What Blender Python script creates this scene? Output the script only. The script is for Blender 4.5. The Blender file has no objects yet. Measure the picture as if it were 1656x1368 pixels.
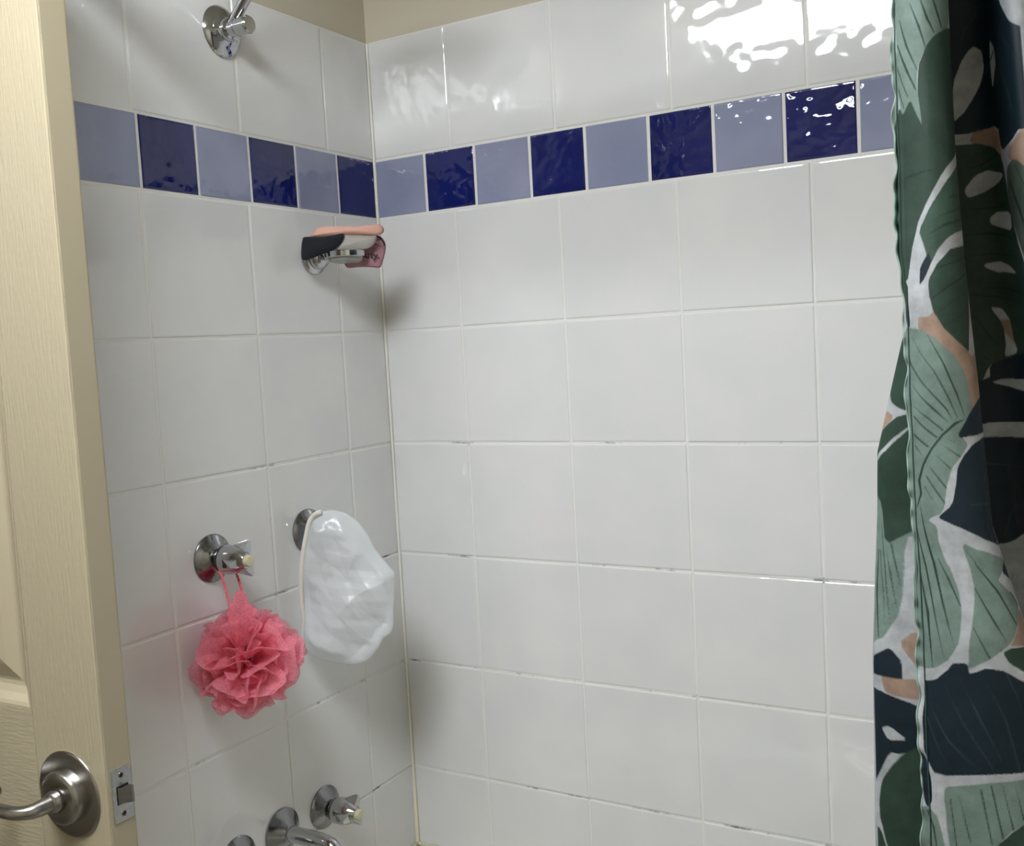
import bpy, bmesh, math, random
import numpy as np
from mathutils import Vector, Matrix, noise
random.seed(7)
scene = bpy.context.scene
# ------------------------------------------------------------------ camera
Z0 = 1.70                                   # height of the lower edge of the blue tile band
CAM = Vector((1.110, -1.4831, -0.2324 + Z0))
YAW, PIT, ROLL, FPX = -0.5238, -0.0783, -0.0550, 1643.28
def cam_axes():
    F = Vector((math.sin(YAW)*math.cos(PIT), math.cos(YAW)*math.cos(PIT), math.sin(PIT)))
    R = Vector((math.cos(YAW), -math.sin(YAW), 0)); U = R.cross(F)
    c, s = math.cos(ROLL), math.sin(ROLL)
    return F, R*c + U*s, U*c - R*s
FW, RT, UP = cam_axes()
cd = bpy.data.cameras.new('camera'); cam = bpy.data.objects.new('camera', cd)
scene.collection.objects.link(cam)
cam.matrix_world = Matrix(((RT.x, UP.x, -FW.x, CAM.x), (RT.y, UP.y, -FW.y, CAM.y), (RT.z, UP.z, -FW.z, CAM.z), (0, 0, 0, 1)))
cd.sensor_width = 36.0; cd.lens = 36.0*FPX/1656.0; cd.clip_start = 0.02
scene.camera = cam
# ------------------------------------------------------------------ world, lights, exposure
scene.view_settings.view_transform = 'Standard'; scene.view_settings.look = 'None'
scene.view_settings.gamma = 1.0; scene.view_settings.use_curve_mapping = False
scene.view_settings.exposure = 0.0
scene.cycles.blur_glossy = 0.0
wd = bpy.data.worlds.new('World'); scene.world = wd; wd.use_nodes = True
wd.node_tree.nodes['Background'].inputs[0].default_value = (0.5, 0.5, 0.5, 1)
wd.node_tree.nodes['Background'].inputs[1].default_value = 0.05
CEIL = 2.31
LAMP_MAIN = dict(c=(0.49, -1.36), s=(0.58, 0.48), power=37.5)     # ceiling panel between the shower and the wash basin

# ------------------------------------------------------------------ helpers
COL = scene.collection
ORG = {}
def tag(o, label=None, cat=None, group=None, kind=None):
    if label: o['label'] = label
    if cat: o['category'] = cat
    if group: o['group'] = group
    if kind: o['kind'] = kind
    return o
def empty(name, loc, label=None, cat=None, group=None, kind=None, parent=None):
    o = bpy.data.objects.new(name, None); COL.objects.link(o); o.empty_display_size = .05
    loc = Vector(loc)
    if parent: o.parent = parent; o.location = loc - ORG[parent]
    else: o.location = loc
    ORG[o] = loc
    return tag(o, label, cat, group, kind)
def obj(name, verts, faces, mat, parent=None, smooth=False, label=None, loc=None, kind=None, cat=None, sharp=None):
    """one mesh object; verts are world positions, the origin goes to loc (default: centre)"""
    vs = [Vector(v) for v in verts]
    if loc is None:
        loc = Vector(((min(v.x for v in vs)+max(v.x for v in vs))/2, (min(v.y for v in vs)+max(v.y for v in vs))/2, (min(v.z for v in vs)+max(v.z for v in vs))/2))
    loc = Vector(loc)
    me = bpy.data.meshes.new(name); me.from_pydata([v-loc for v in vs], [], faces)
    bm = bmesh.new(); bm.from_mesh(me); bmesh.ops.recalc_face_normals(bm, faces=bm.faces)
    if smooth:
        for f in bm.faces: f.smooth = True
        if sharp:
            for e in bm.edges:
                if len(e.link_faces) == 2 and e.calc_face_angle(0) > sharp: e.smooth = False
    bm.to_mesh(me); bm.free()
    me.materials.append(mat)
    o = bpy.data.objects.new(name, me); COL.objects.link(o)
    if parent: o.parent = parent; o.location = loc - ORG[parent]
    else: o.location = loc
    ORG[o] = loc
    return tag(o, label, cat, None, kind)
def join(*ms):
    V, F = [], []
    for v, f in ms:
        n = len(V); V += list(v); F += [tuple(i+n for i in q) for q in f]
    return V, F
def box(x0, x1, y0, y1, z0, z1, b=0.0):
    if b <= 0:
        v = [(x, y, z) for z in (z0, z1) for y in (y0, y1) for x in (x0, x1)]
        return v, [(0,1,3,2), (4,6,7,5), (0,4,5,1), (2,3,7,6), (0,2,6,4), (1,5,7,3)]
    bm = bmesh.new(); bmesh.ops.create_cube(bm, size=1)
    for v in bm.verts: v.co = Vector(((x0+x1)/2+v.co.x*(x1-x0), (y0+y1)/2+v.co.y*(y1-y0), (z0+z1)/2+v.co.z*(z1-z0)))
    bmesh.ops.bevel(bm, geom=bm.edges[:], offset=b, segments=2, affect='EDGES', profile=.6)
    r = [v.co.copy() for v in bm.verts], [tuple(v.index for v in f.verts) for f in bm.faces]
    bm.free(); return r
def frame(d):
    d = Vector(d).normalized(); a = Vector((0, 0, 1)) if abs(d.z) < .9 else Vector((1, 0, 0))
    p = d.cross(a).normalized(); return d, p, d.cross(p)
def lathe(o, axis, prof, n=40, cap0=True, cap1=True):
    """prof: list of (distance along the axis, radius)"""
    o = Vector(o); d, p, q = frame(axis); V, F = [], []
    for h, r in prof:
        for k in range(n):
            a = 2*math.pi*k/n; V.append(o+d*h+(p*math.cos(a)+q*math.sin(a))*max(r, 1e-5))
    for i in range(len(prof)-1):
        for k in range(n): F.append((i*n+k, i*n+(k+1) % n, (i+1)*n+(k+1) % n, (i+1)*n+k))
    if cap0: F.append(tuple(range(n))[::-1])
    if cap1: F.append(tuple(range((len(prof)-1)*n, len(prof)*n)))
    return V, F
def smooth_path(pts, k=6):
    pts = [Vector(p) for p in pts]; out = []
    for i in range(len(pts)-1):
        a = pts[max(i-1, 0)]; b = pts[i]; c = pts[i+1]; d = pts[min(i+2, len(pts)-1)]
        for j in range(k):
            f = j/k; out.append(.5*((2*b)+(c-a)*f+(2*a-5*b+4*c-d)*f*f+(3*b-3*c+d-a)*f**3))
    return out+[pts[-1]]
def tube(pts, r, n=12, caps=True):
    pts = [Vector(p) for p in pts]; V, F = [], []
    t0 = (pts[1]-pts[0]).normalized(); _, u, _ = frame(t0)
    for i, p in enumerate(pts):
        t = (pts[min(i+1, len(pts)-1)]-pts[max(i-1, 0)]).normalized()
        u = (u-t*u.dot(t)).normalized(); w = t.cross(u)
        rr = r(i/(len(pts)-1)) if callable(r) else r
        for k in range(n):
            a = 2*math.pi*k/n; V.append(p+(u*math.cos(a)+w*math.sin(a))*rr)
    for i in range(len(pts)-1):
        for k in range(n): F.append((i*n+k, i*n+(k+1) % n, (i+1)*n+(k+1) % n, (i+1)*n+k))
    if caps: F.append(tuple(range(n))[::-1]); F.append(tuple(range((len(pts)-1)*n, len(pts)*n)))
    return V, F

# ------------------------------------------------------------------ materials
def srgb(r, g, b):
    f = lambda c: (c/255/12.92) if c/255 <= .04045 else ((c/255+.055)/1.055)**2.4
    return (f(r), f(g), f(b), 1)
def mat(name, col, rough=.5, metal=0.0, **kw):
    m = bpy.data.materials.new(name); m.use_nodes = True
    nt = m.node_tree; b = nt.nodes['Principled BSDF']
    b.inputs['Base Color'].default_value = col; b.inputs['Roughness'].default_value = rough; b.inputs['Metallic'].default_value = metal
    for k, v in kw.items(): b.inputs[k.replace('_', ' ')].default_value = v
    return m
def node(m, t, **kw):
    n = m.node_tree.nodes.new(t)
    for k, v in kw.items():
        if k in n.inputs: n.inputs[k].default_value = v
        else: setattr(n, k, v)
    return n
def link(m, a, ao, b, bi): m.node_tree.links.new(a.outputs[ao], b.inputs[bi])
def bsdf(m): return m.node_tree.nodes['Principled BSDF']
def bump(m, scale, strength, dist, detail=2, stretch=(1, 1, 1), chain=None):
    g = node(m, 'ShaderNodeNewGeometry'); mp = node(m, 'ShaderNodeMapping'); mp.inputs['Scale'].default_value = stretch
    n = node(m, 'ShaderNodeTexNoise'); n.inputs['Scale'].default_value = scale; n.inputs['Detail'].default_value = detail
    b = node(m, 'ShaderNodeBump'); b.inputs['Strength'].default_value = strength; b.inputs['Distance'].default_value = dist
    link(m, g, 'Position', mp, 'Vector'); link(m, mp, 'Vector', n, 'Vector'); link(m, n, 'Fac', b, 'Height')
    if chain: link(m, chain, 'Normal', b, 'Normal')
    link(m, b, 'Normal', bsdf(m), 'Normal'); return b
def tone(m, c0, c1, scale, detail=3, lo=.35, hi=.65, stretch=(1, 1, 1)):
    g = node(m, 'ShaderNodeNewGeometry'); mp = node(m, 'ShaderNodeMapping'); mp.inputs['Scale'].default_value = stretch
    n = node(m, 'ShaderNodeTexNoise'); n.inputs['Scale'].default_value = scale; n.inputs['Detail'].default_value = detail
    r = node(m, 'ShaderNodeValToRGB'); r.color_ramp.elements[0].position = lo; r.color_ramp.elements[1].position = hi
    r.color_ramp.elements[0].color = c0; r.color_ramp.elements[1].color = c1
    link(m, g, 'Position', mp, 'Vector'); link(m, mp, 'Vector', n, 'Vector'); link(m, n, 'Fac', r, 'Fac'); link(m, r, 'Color', bsdf(m), 'Base Color')
def tile_mat(name, c0, c1, amp, sc):
    m = mat(name, c0, .04, Specular_IOR_Level=.68)
    tone(m, c0, c1, 9, 2)
    b = bump(m, sc, 1.0, amp, 1.2)
    bump(m, sc*.33, 1.0, amp*1.6, 0, chain=b)
    return m
WHITE_TILE = tile_mat('white_glazed_tile', srgb(216, 217, 216), srgb(221, 221, 219), .0013, 23)
LIGHT_BLUE_TILE = tile_mat('light_blue_glazed_tile', srgb(132, 138, 164), srgb(142, 147, 172), .0012, 46)
DARK_BLUE_TILE = tile_mat('dark_blue_glazed_tile', srgb(16, 24, 84), srgb(20, 30, 96), .0017, 48)
def grout_mat():
    m = mat('grout', srgb(214, 213, 206), .8)
    g = node(m, 'ShaderNodeNewGeometry'); sx = node(m, 'ShaderNodeSeparateXYZ'); link(m, g, 'Position', sx, 'Vector')
    n = node(m, 'ShaderNodeTexNoise', Scale=11.0, Detail=6.0, Roughness=.7); link(m, g, 'Position', n, 'Vector')
    # black mildew, commoner in the low damp joints and only along the level ones, where water stands
    mr = node(m, 'ShaderNodeMapRange'); mr.inputs['From Min'].default_value = 1.60; mr.inputs['From Max'].default_value = .62
    mr.inputs['To Min'].default_value = .10; mr.inputs['To Max'].default_value = -.03
    link(m, sx, 'Z', mr, 'Value')
    k1 = node(m, 'ShaderNodeMath', operation='MULTIPLY_ADD'); k1.inputs[1].default_value = 1/.2007; k1.inputs[2].default_value = .5-Z0/.2007+20; link(m, sx, 'Z', k1, 0)
    k2 = node(m, 'ShaderNodeMath', operation='FRACT'); link(m, k1, 'Value', k2, 0)
    k3 = node(m, 'ShaderNodeMath', operation='SUBTRACT'); k3.inputs[1].default_value = .5; link(m, k2, 'Value', k3, 0)
    k4 = node(m, 'ShaderNodeMath', operation='ABSOLUTE'); link(m, k3, 'Value', k4, 0)
    k5 = node(m, 'ShaderNodeMath', operation='GREATER_THAN'); k5.inputs[1].default_value = .022; link(m, k4, 'Value', k5, 0)
    k6 = node(m, 'ShaderNodeMath', operation='ADD'); link(m, mr, 'Result', k6, 0); link(m, k5, 'Value', k6, 1)
    ad = node(m, 'ShaderNodeMath', operation='SUBTRACT'); link(m, n, 'Fac', ad, 0); link(m, k6, 'Value', ad, 1)
    r = node(m, 'ShaderNodeValToRGB'); e = r.color_ramp.elements
    e[0].position = .53; e[0].color = srgb(222, 221, 215); e[1].position = .66; e[1].color = srgb(58, 58, 52)
    link(m, ad, 'Value', r, 'Fac'); link(m, r, 'Color', bsdf(m), 'Base Color'); bump(m, 400, .4, .0005)
    return m
GROUT = grout_mat()
CAULK = mat('silicone_caulk', srgb(214, 210, 192), .45)
def caulk():
    g = node(CAULK, 'ShaderNodeNewGeometry'); sx = node(CAULK, 'ShaderNodeSeparateXYZ'); link(CAULK, g, 'Position', sx, 'Vector')
    r = node(CAULK, 'ShaderNodeValToRGB'); e = r.color_ramp.elements     # the bead has aged yellow near the tub
    e[0].position = .60; e[0].color = srgb(228, 223, 198); e[1].position = .82; e[1].color = srgb(236, 234, 226)
    link(CAULK, sx, 'Z', r, 'Fac'); link(CAULK, r, 'Color', bsdf(CAULK), 'Base Color')
caulk()
PAINT = mat('beige_wall_paint', srgb(190, 182, 163), .55); bump(PAINT, 260, .25, .0006)
CEILING = mat('ceiling_paint', srgb(206, 202, 190), .8); bump(CEILING, 200, .2, .0006)
FLOORM = mat('floor_vinyl', srgb(122, 116, 106), .4); tone(FLOORM, srgb(114, 108, 98), srgb(132, 126, 116), 6, 5)
TUBM = mat('white_acrylic', srgb(214, 211, 198), .12); bump(TUBM, 8, .05, .001)
DOORP = mat('cream_door_paint', srgb(158, 148, 124), .36)
DOORV = mat('cream_door_paint_vertical_grain', srgb(158, 148, 124), .36)
DOORH = mat('cream_door_paint_horizontal_grain', srgb(158, 148, 124), .36)
bump(DOORP, 320, .25, .0004, 3)
bump(DOORV, 60, .6, .0014, 4, (7, 7, .55)); bump(DOORH, 60, .5, .0014, 4, (.8, 7, 6))
CHROME = mat('chrome', (.50, .51, .52, 1), .07, 1.0); bump(CHROME, 90, .08, .0008)
CHROME_DULL = mat('water_spotted_chrome', (.27, .275, .28, 1), .16, 1.0); bump(CHROME_DULL, 60, .2, .0008, 5)
def spots(m, a, b, sc):
    n = node(m, 'ShaderNodeTexNoise', Scale=sc, Detail=5.0); g = node(m, 'ShaderNodeNewGeometry'); link(m, g, 'Position', n, 'Vector')
    r = node(m, 'ShaderNodeMapRange'); r.inputs['From Min'].default_value = .35; r.inputs['From Max'].default_value = .7
    r.inputs['To Min'].default_value = a; r.inputs['To Max'].default_value = b
    link(m, n, 'Fac', r, 'Value'); link(m, r, 'Result', bsdf(m), 'Roughness')
spots(CHROME, .04, .16, 70); spots(CHROME_DULL, .10, .34, 60)
NICKEL = mat('brushed_nickel', (.34, .33, .31, 1), .26, 1.0, Anisotropic=.5); bump(NICKEL, 300, .12, .0003, 2, (1, 1, .2))
STEEL = mat('latch_steel', (.50, .51, .53, 1), .3, 1.0); spots(STEEL, .2, .45, 120)
BLACKHOLE = mat('dark_recess', srgb(14, 13, 12), .7); bump(BLACKHOLE, 200, .2, .0003)
BUTTON = mat('yellowed_white_plastic', srgb(205, 200, 168), .35); bump(BUTTON, 200, .1, .0003)
def cloth_mat(name, col, sc=900, st=.5, rough=.9):
    m = mat(name, col, rough, Sheen_Weight=.06); b = bump(m, sc, st, .0006, 3); bump(m, 45, .4, .002, 2, chain=b); return m
BLACKC = cloth_mat('black_microfibre', srgb(16, 19, 28)); GREYC = cloth_mat('grey_satin_lining', srgb(150, 146, 138), 500, .2, .5)
MAUVEC = cloth_mat('mauve_microfibre', srgb(160, 116, 124)); PEACHC = cloth_mat('peach_fabric', srgb(214, 166, 150))
INK = mat('black_print', srgb(14, 12, 14), .7); bump(INK, 700, .2, .0003)
def mesh_net():
    m = bpy.data.materials.new('pink_mesh_net'); m.use_nodes = True; nt = m.node_tree; b = bsdf(m)
    b.inputs['Base Color'].default_value = srgb(246, 154, 172); b.inputs['Roughness'].default_value = .6
    out = nt.nodes['Material Output']
    tl = node(m, 'ShaderNodeBsdfTranslucent'); tl.inputs['Color'].default_value = srgb(252, 172, 188)
    tr = node(m, 'ShaderNodeBsdfTransparent')
    m1 = node(m, 'ShaderNodeMixShader'); m1.inputs[0].default_value = .5
    nt.links.new(b.outputs[0], m1.inputs[1]); nt.links.new(tl.outputs[0], m1.inputs[2])
    m2 = node(m, 'ShaderNodeMixShader')
    g = node(m, 'ShaderNodeNewGeometry'); n = node(m, 'ShaderNodeTexNoise', Scale=420.0, Detail=1.0); link(m, g, 'Position', n, 'Vector')
    r = node(m, 'ShaderNodeMapRange'); r.inputs['From Min'].default_value = .4; r.inputs['From Max'].default_value = .6
    r.inputs['To Min'].default_value = .16; r.inputs['To Max'].default_value = .36
    link(m, n, 'Fac', r, 'Value'); nt.links.new(r.outputs[0], m2.inputs[0])
    nt.links.new(m1.outputs[0], m2.inputs[1]); nt.links.new(tr.outputs[0], m2.inputs[2]); nt.links.new(m2.outputs[0], out.inputs[0])
    return m
PINKNET = mesh_net()
PINKCORD = mat('pink_cord', srgb(232, 100, 112), .6); bump(PINKCORD, 900, .4, .0004)
def cap_mat():
    m = bpy.data.materials.new('translucent_white_plastic'); m.use_nodes = True; nt = m.node_tree; b = bsdf(m)
    b.inputs['Base Color'].default_value = srgb(236, 240, 242); b.inputs['Roughness'].default_value = .2
    bump(m, 40, .25, .0025, 1)
    tl = node(m, 'ShaderNodeBsdfTranslucent'); tl.inputs['Color'].default_value = srgb(240, 243, 245)
    tr = node(m, 'ShaderNodeBsdfTransparent'); out = nt.nodes['Material Output']
    m1 = node(m, 'ShaderNodeMixShader'); m1.inputs[0].default_value = .38
    m2 = node(m, 'ShaderNodeMixShader'); m2.inputs[0].default_value = .15
    nt.links.new(b.outputs[0], m1.inputs[1]); nt.links.new(tl.outputs[0], m1.inputs[2])
    nt.links.new(m1.outputs[0], m2.inputs[1]); nt.links.new(tr.outputs[0], m2.inputs[2]); nt.links.new(m2.outputs[0], out.inputs[0])
    return m
CAPM = cap_mat()
ELASTIC = mat('white_elastic', srgb(226, 224, 214), .6); bump(ELASTIC, 300, .3, .0005)
FROST = mat('frosted_glass', srgb(200, 205, 196), .35, Transmission_Weight=.5); bump(FROST, 120, .1, .0004)
def emit(name, col, s):
    m = bpy.data.materials.new(name); m.use_nodes = True; nt = m.node_tree
    e = node(m, 'ShaderNodeEmission'); e.inputs[0].default_value = col; e.inputs[1].default_value = s
    nt.links.new(e.outputs[0], nt.nodes['Material Output'].inputs[0]); return m

# ------------------------------------------------------------------ ceiling lamps (light the room)
def ceiling_lamp(P, label):
    (cx, cy), (sx, sy) = P['c'], P['s']
    t = empty('ceiling_light', (cx, cy, CEIL), label, 'ceiling light')
    fr = join(*[box(*b, CEIL-.016, CEIL, .003) for b in ((cx-sx/2-.03, cx+sx/2+.03, cy-sy/2-.03, cy-sy/2), (cx-sx/2-.03, cx+sx/2+.03, cy+sy/2, cy+sy/2+.03),
              (cx-sx/2-.03, cx-sx/2, cy-sy/2, cy+sy/2), (cx+sx/2, cx+sx/2+.03, cy-sy/2, cy+sy/2))])
    obj('light_frame', *fr, CEILING, t)
    obj('diffuser', *box(cx-sx/2, cx+sx/2, cy-sy/2, cy+sy/2, CEIL-.060, CEIL-.004, .006), emit('lamp_diffuser', (.96, 1.0, 1.06, 1), P['power']), t)
ceiling_lamp(LAMP_MAIN, 'wide white ceiling light panel in front of the shower')

# ------------------------------------------------------------------ room shell
obj('floor', *box(-1.6, 1.62, -2.6, .06, -.06, 0), FLOORM, kind='structure')
obj('ceiling', *box(-1.6, 1.62, -2.6, .06, CEIL, CEIL+.06), CEILING, kind='structure')
wall_back = obj('wall_back', *box(-.62, 1.62, .0045, .10, 0, CEIL), PAINT, kind='structure')
wall_left = obj('wall_left', *box(-.62, -.0045, -.76, 0.0045, 0, CEIL), PAINT, kind='structure')
wall_right = obj('wall_right', *box(1.5545, 1.64, -2.6, .0045, 0, CEIL), PAINT, kind='structure')
obj('wall_front', *box(-1.6, 1.5545, -2.66, -2.56, 0, CEIL), PAINT, kind='structure')
obj('wall_hall', *box(-1.66, -1.58, -2.56, .1, 0, CEIL), PAINT, kind='structure')
obj('wall_hall_back', *box(-1.58, -.62, .0045, .1, 0, CEIL), PAINT, kind='structure')
obj('wall_doorway', *box(-.66, -.58, -2.56, -1.66, 0, CEIL), PAINT, kind='structure')
obj('trim_1', *join(box(-.68, -.56, -1.66, -1.63, 0, 2.05, .003), box(-.68, -.56, -.79, -.762, 0, 2.05, .003), box(-.68, -.56, -1.66, -.762, 2.05, 2.085, .003)), DOORP, kind='structure')
obj('baseboard_front', *box(-.58, 1.55, -2.56, -2.545, 0, .09, .003), DOORP, kind='structure')
obj('baseboard_right', *box(1.54, 1.5545, -2.54, -.80, 0, .09, .003), DOORP, kind='structure')

# ------------------------------------------------------------------ tiles
def tile_mesh(name, w, h, m, th=.0085):
    rings = [(0, -th), (0, -.0016), (.0006, -.0007), (.0016, -.0002), (.0032, 0)]
    V, F = [], []
    for ins, d in rings:
        a, b = w/2-ins, h/2-ins
        V += [(-a, -b, d), (a, -b, d), (a, b, d), (-a, b, d)]
    for i in range(len(rings)-1):
        for k in range(4): F.append((i*4+k, i*4+(k+1) % 4, (i+1)*4+(k+1) % 4, (i+1)*4+k))
    n = (len(rings)-1)*4; F.append((n, n+1, n+2, n+3)); F.append((3, 2, 1, 0))
    me = bpy.data.meshes.new(name); me.from_pydata(V, [], F); me.materials.append(m); me.update()
    return me
TM = {}
rt = random.Random(3)
def put_tile(parent, side, a0, a1, z0, z1, m, joint, label=None):
    w, h = round(abs(a1-a0)-joint, 4), round(z1-z0-joint, 4)
    k = (w, h, m.name)
    if k not in TM: TM[k] = tile_mesh('tile', w, h, m)
    o = bpy.data.objects.new('tile', TM[k]); COL.objects.link(o); o.parent = parent
    ac, zc = (a0+a1)/2, (z0+z1)/2
    d = rt.uniform(-.0004, .0003)
    if side == 'back':
        P = Vector((ac, -d, zc)); M = Matrix(((1, 0, 0), (0, 0, -1), (0, 1, 0)))     # local z -> -y
    elif side == 'left':
        P = Vector((d, ac, zc)); M = Matrix(((0, 0, 1), (1, 0, 0), (0, 1, 0)))
    else:
        P = Vector((1.55-d, ac, zc)); M = Matrix(((0, 0, -1), (-1, 0, 0), (0, 1, 0)))
    T = Matrix.Rotation(math.radians(rt.uniform(-.22, .22)), 3, 'X') @ Matrix.Rotation(math.radians(rt.uniform(-.22, .22)), 3, 'Y') @ Matrix.Rotation(math.radians(rt.uniform(-.12, .12)), 3, 'Z')
    o.matrix_basis = Matrix.Translation(P-ORG[parent]) @ (M @ T).to_4x4()
    if label: o['label'] = label
RIM = Z0-1.158
ROWS = [RIM+.003, Z0-1.0045, Z0-.803, Z0-.602, Z0-.4005, Z0-.2, Z0+.0005]
BAND = (Z0+.0005, Z0+.1035)
TOPR = (Z0+.1035, Z0+.3065)
def tile_wall(parent, side, cols, topcols, bandcols, first_dark):
    for j in range(len(ROWS)-1):
        for i in range(len(cols)-1): put_tile(parent, side, cols[i], cols[i+1], ROWS[j], ROWS[j+1], WHITE_TILE, .0030)
    for i in range(len(topcols)-1): put_tile(parent, side, topcols[i], topcols[i+1], *TOPR, WHITE_TILE, .0032)
    for i in range(len(bandcols)-1):
        dk = (i+first_dark) % 2 == 1
        put_tile(parent, side, bandcols[i], bandcols[i+1], *BAND, DARK_BLUE_TILE if dk else LIGHT_BLUE_TILE, .0042, 'dark cobalt blue tile' if dk else 'light grey blue tile')
BC = [.001, .1635, .3630, .5625, .763, .9635, 1.164, 1.3645, 1.549]
tile_wall(wall_back, 'back', BC, [.001, .1625, .3625, .5600, .7615, .962, 1.163, 1.3635, 1.549], [.001, .107, .208, .3135, .4135, .5205, .623, .7275, .8295, .932, 1.035, 1.138, 1.242, 1.345, 1.449, 1.549], 0)
LC = [-.001, -.1203, -.3216, -.5239, -.7250, -.7600]
tile_wall(wall_left, 'left', LC, [-.001, -.1265, -.3275, -.5265, -.7275, -.7600], [-.001, -.104, -.2075, -.312, -.417, -.5195, -.622, -.725, -.7600], 1)
tile_wall(wall_right, 'right', [-.001, -.2, -.4, -.6, -.76], [-.001, -.2, -.4, -.6, -.76], [-.001, -.104, -.2075, -.312, -.417, -.5195, -.622, -.76], 0)
g1 = obj('grout', *box(0, 1.55, .0012, .0045, RIM-.02, Z0+.3075), GROUT, wall_back)
g2 = obj('grout', *box(-.0045, -.0012, -.76, .0012, RIM-.02, Z0+.3075), GROUT, wall_left)
g3 = obj('grout', *box(1.5513, 1.5545, -.76, .0013, RIM-.02, Z0+.3075), GROUT, wall_right)
# silicone bead down the corner, a little uneven
def bead(x, sx, z0, z1):
    V, F = [], []; n = 90
    for i in range(n+1):
        z = z0+(z1-z0)*i/n; w = .0032+.0010*noise.noise(Vector((0, 1, z*9)))+(.0022 if z < .75 else 0)*(.75-z)/.2
        V += [(x, -w-.0004, z), (x+sx*w*.45, -w*.45, z), (x+sx*(w+.0004), 0.0, z), (x, .001, z)]
    for i in range(n):
        for k in range(3): F.append((i*4+k, i*4+k+1, i*4+5+k, i*4+4+k))
    return V, F
obj('caulk_bead', *bead(0, 1, RIM, Z0+.306), CAULK, wall_back, smooth=True)
obj('caulk_bead', *join(tube([(.0, -.001, RIM+.002), (1.55, -.001, RIM+.002)], .0045, 8)), CAULK, wall_back, smooth=True)
obj('caulk_bead', *join(tube([(.001, 0, RIM+.002), (.001, -.74, RIM+.002)], .0045, 8)), CAULK, wall_left, smooth=True)

# ------------------------------------------------------------------ bathtub
def tub():
    t = empty('bathtub', (.775, -.37, 0), 'white bathtub below the tiled walls, only its corner rim showing', 'bathtub')
    def ring(x0, x1, y0, y1, z, r, n=8):
        out = []
        for cx, cy, a0 in ((x1-r, y1-r, 0), (x0+r, y1-r, 90), (x0+r, y0+r, 180), (x1-r, y0+r, 270)):
            for k in range(n+1):
                a = math.radians(a0+90*k/n); out.append((cx+r*math.cos(a), cy+r*math.sin(a), z))
        return out
    X0, X1, Y0, Y1 = .0015, 1.5485, -.74, -.0015
    R = [ring(X0, X1, Y0, Y1, 0, .004), ring(X0, X1, Y0, Y1, RIM-.03, .004), ring(X0, X1, Y0, Y1, RIM-.006, .004), ring(X0+.004, X1-.004, Y0+.004, Y1-.004, RIM, .006),
         ring(X0+.07, X1-.07, Y0+.07, Y1-.06, RIM-.002, .10), ring(X0+.085, X1-.085, Y0+.085, Y1-.075, RIM-.02, .10),
         ring(X0+.12, X1-.14, Y0+.11, Y1-.10, .25, .12), ring(X0+.17, X1-.22, Y0+.15, Y1-.14, .12, .12), ring(X0+.25, X1-.32, Y0+.22, Y1-.21, .105, .10)]
    n = len(R[0]); V = [p for r in R for p in r]; F = []
    for i in range(len(R)-1):
        for k in range(n): F.append((i*n+k, i*n+(k+1) % n, (i+1)*n+(k+1) % n, (i+1)*n+k))
    F.append(tuple(range((len(R)-1)*n, len(R)*n))); F.append(tuple(range(n))[::-1])
    obj('tub_shell', V, F, TUBM, t, smooth=True, sharp=.9)
    obj('drain', *lathe((.33, -.37, .1052), (0, 0, 1), [(0, .032), (.003, .032), (.004, .028), (.002, .02)], 28), CHROME, t, smooth=True, sharp=.6)
tub()

# ------------------------------------------------------------------ taps, spout, shower arm
def tap(y, z, label, extra=None, spin=0.0):
    t = empty('tap', (0, y, z), label, 'tap')
    o = (0, y, z)
    obj('flange', *lathe(o, (1, 0, 0), [(.0005, .0350), (.0025, .0352), (.0045, .0335), (.0085, .0270), (.0125, .0210), (.0155, .0165), (.0165, .0125)], 48, cap0=False), CHROME_DULL, t, smooth=True, sharp=.7)
    obj('spindle', *lathe(o, (1, 0, 0), [(.012, .0095), (.024, .0095)], 24), CHROME_DULL, t, smooth=True, sharp=.6)
    h = obj('handle', *lathe(o, (1, 0, 0), [(.0185, .0110), (.0195, .0165), (.024, .0198), (.032, .0214), (.043, .0208), (.053, .0184), (.060, .0156), (.066, .0122), (.069, .0104)], 40), CHROME, t, smooth=True, sharp=.9)
    V, F = [], []
    for k in range(3):
        a = math.radians(60+120*k+spin); rd = Vector((0, math.cos(a), math.sin(a))); tn = Vector((0, -math.sin(a), math.cos(a))); O = Vector(o)
        sec = [(.030, .016, .0060), (.045, .0222, .0056), (.0590, .0295, .0026), (.0635, .0290, .0022), (.0650, .0180, .0058), (.0640, .0080, .0070), (.040, .008, .0070)]
        n = len(V)
        for s in (-1, 1):
            for hx, r, w in sec: V.append(O+Vector((hx, 0, 0))+rd*r+tn*w*s)
        m = len(sec)
        F.append(tuple(range(n, n+m))); F.append(tuple(range(n+m, n+2*m))[::-1])
        for i in range(m): F.append((n+i, n+(i+1) % m, n+m+(i+1) % m, n+m+i))
    obj('handle_wings', V, F, CHROME, h)
    b = obj('index_button', *lathe(o, (1, 0, 0), [(.067, .0084), (.0735, .0084), (.0755, .0076), (.0762, .0048)], 28), BUTTON, h, smooth=True, sharp=.7, label='yellowed plastic button')
    return t
TAP_HOT = tap(-.4485, Z0-.518, 'upper left chrome shower tap with the pink puff hanging on it', spin=4)
tap(-.2430, Z0-.516, 'upper right chrome shower tap covered by the white shower cap', spin=0)
tap(-.2495, Z0-.977, 'lower right chrome bath tap with a yellowed button, right of the spout', spin=4)
tap(-.4450, Z0-.973, 'lower left chrome bath tap at the bottom edge, left of the spout', spin=20)
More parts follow.
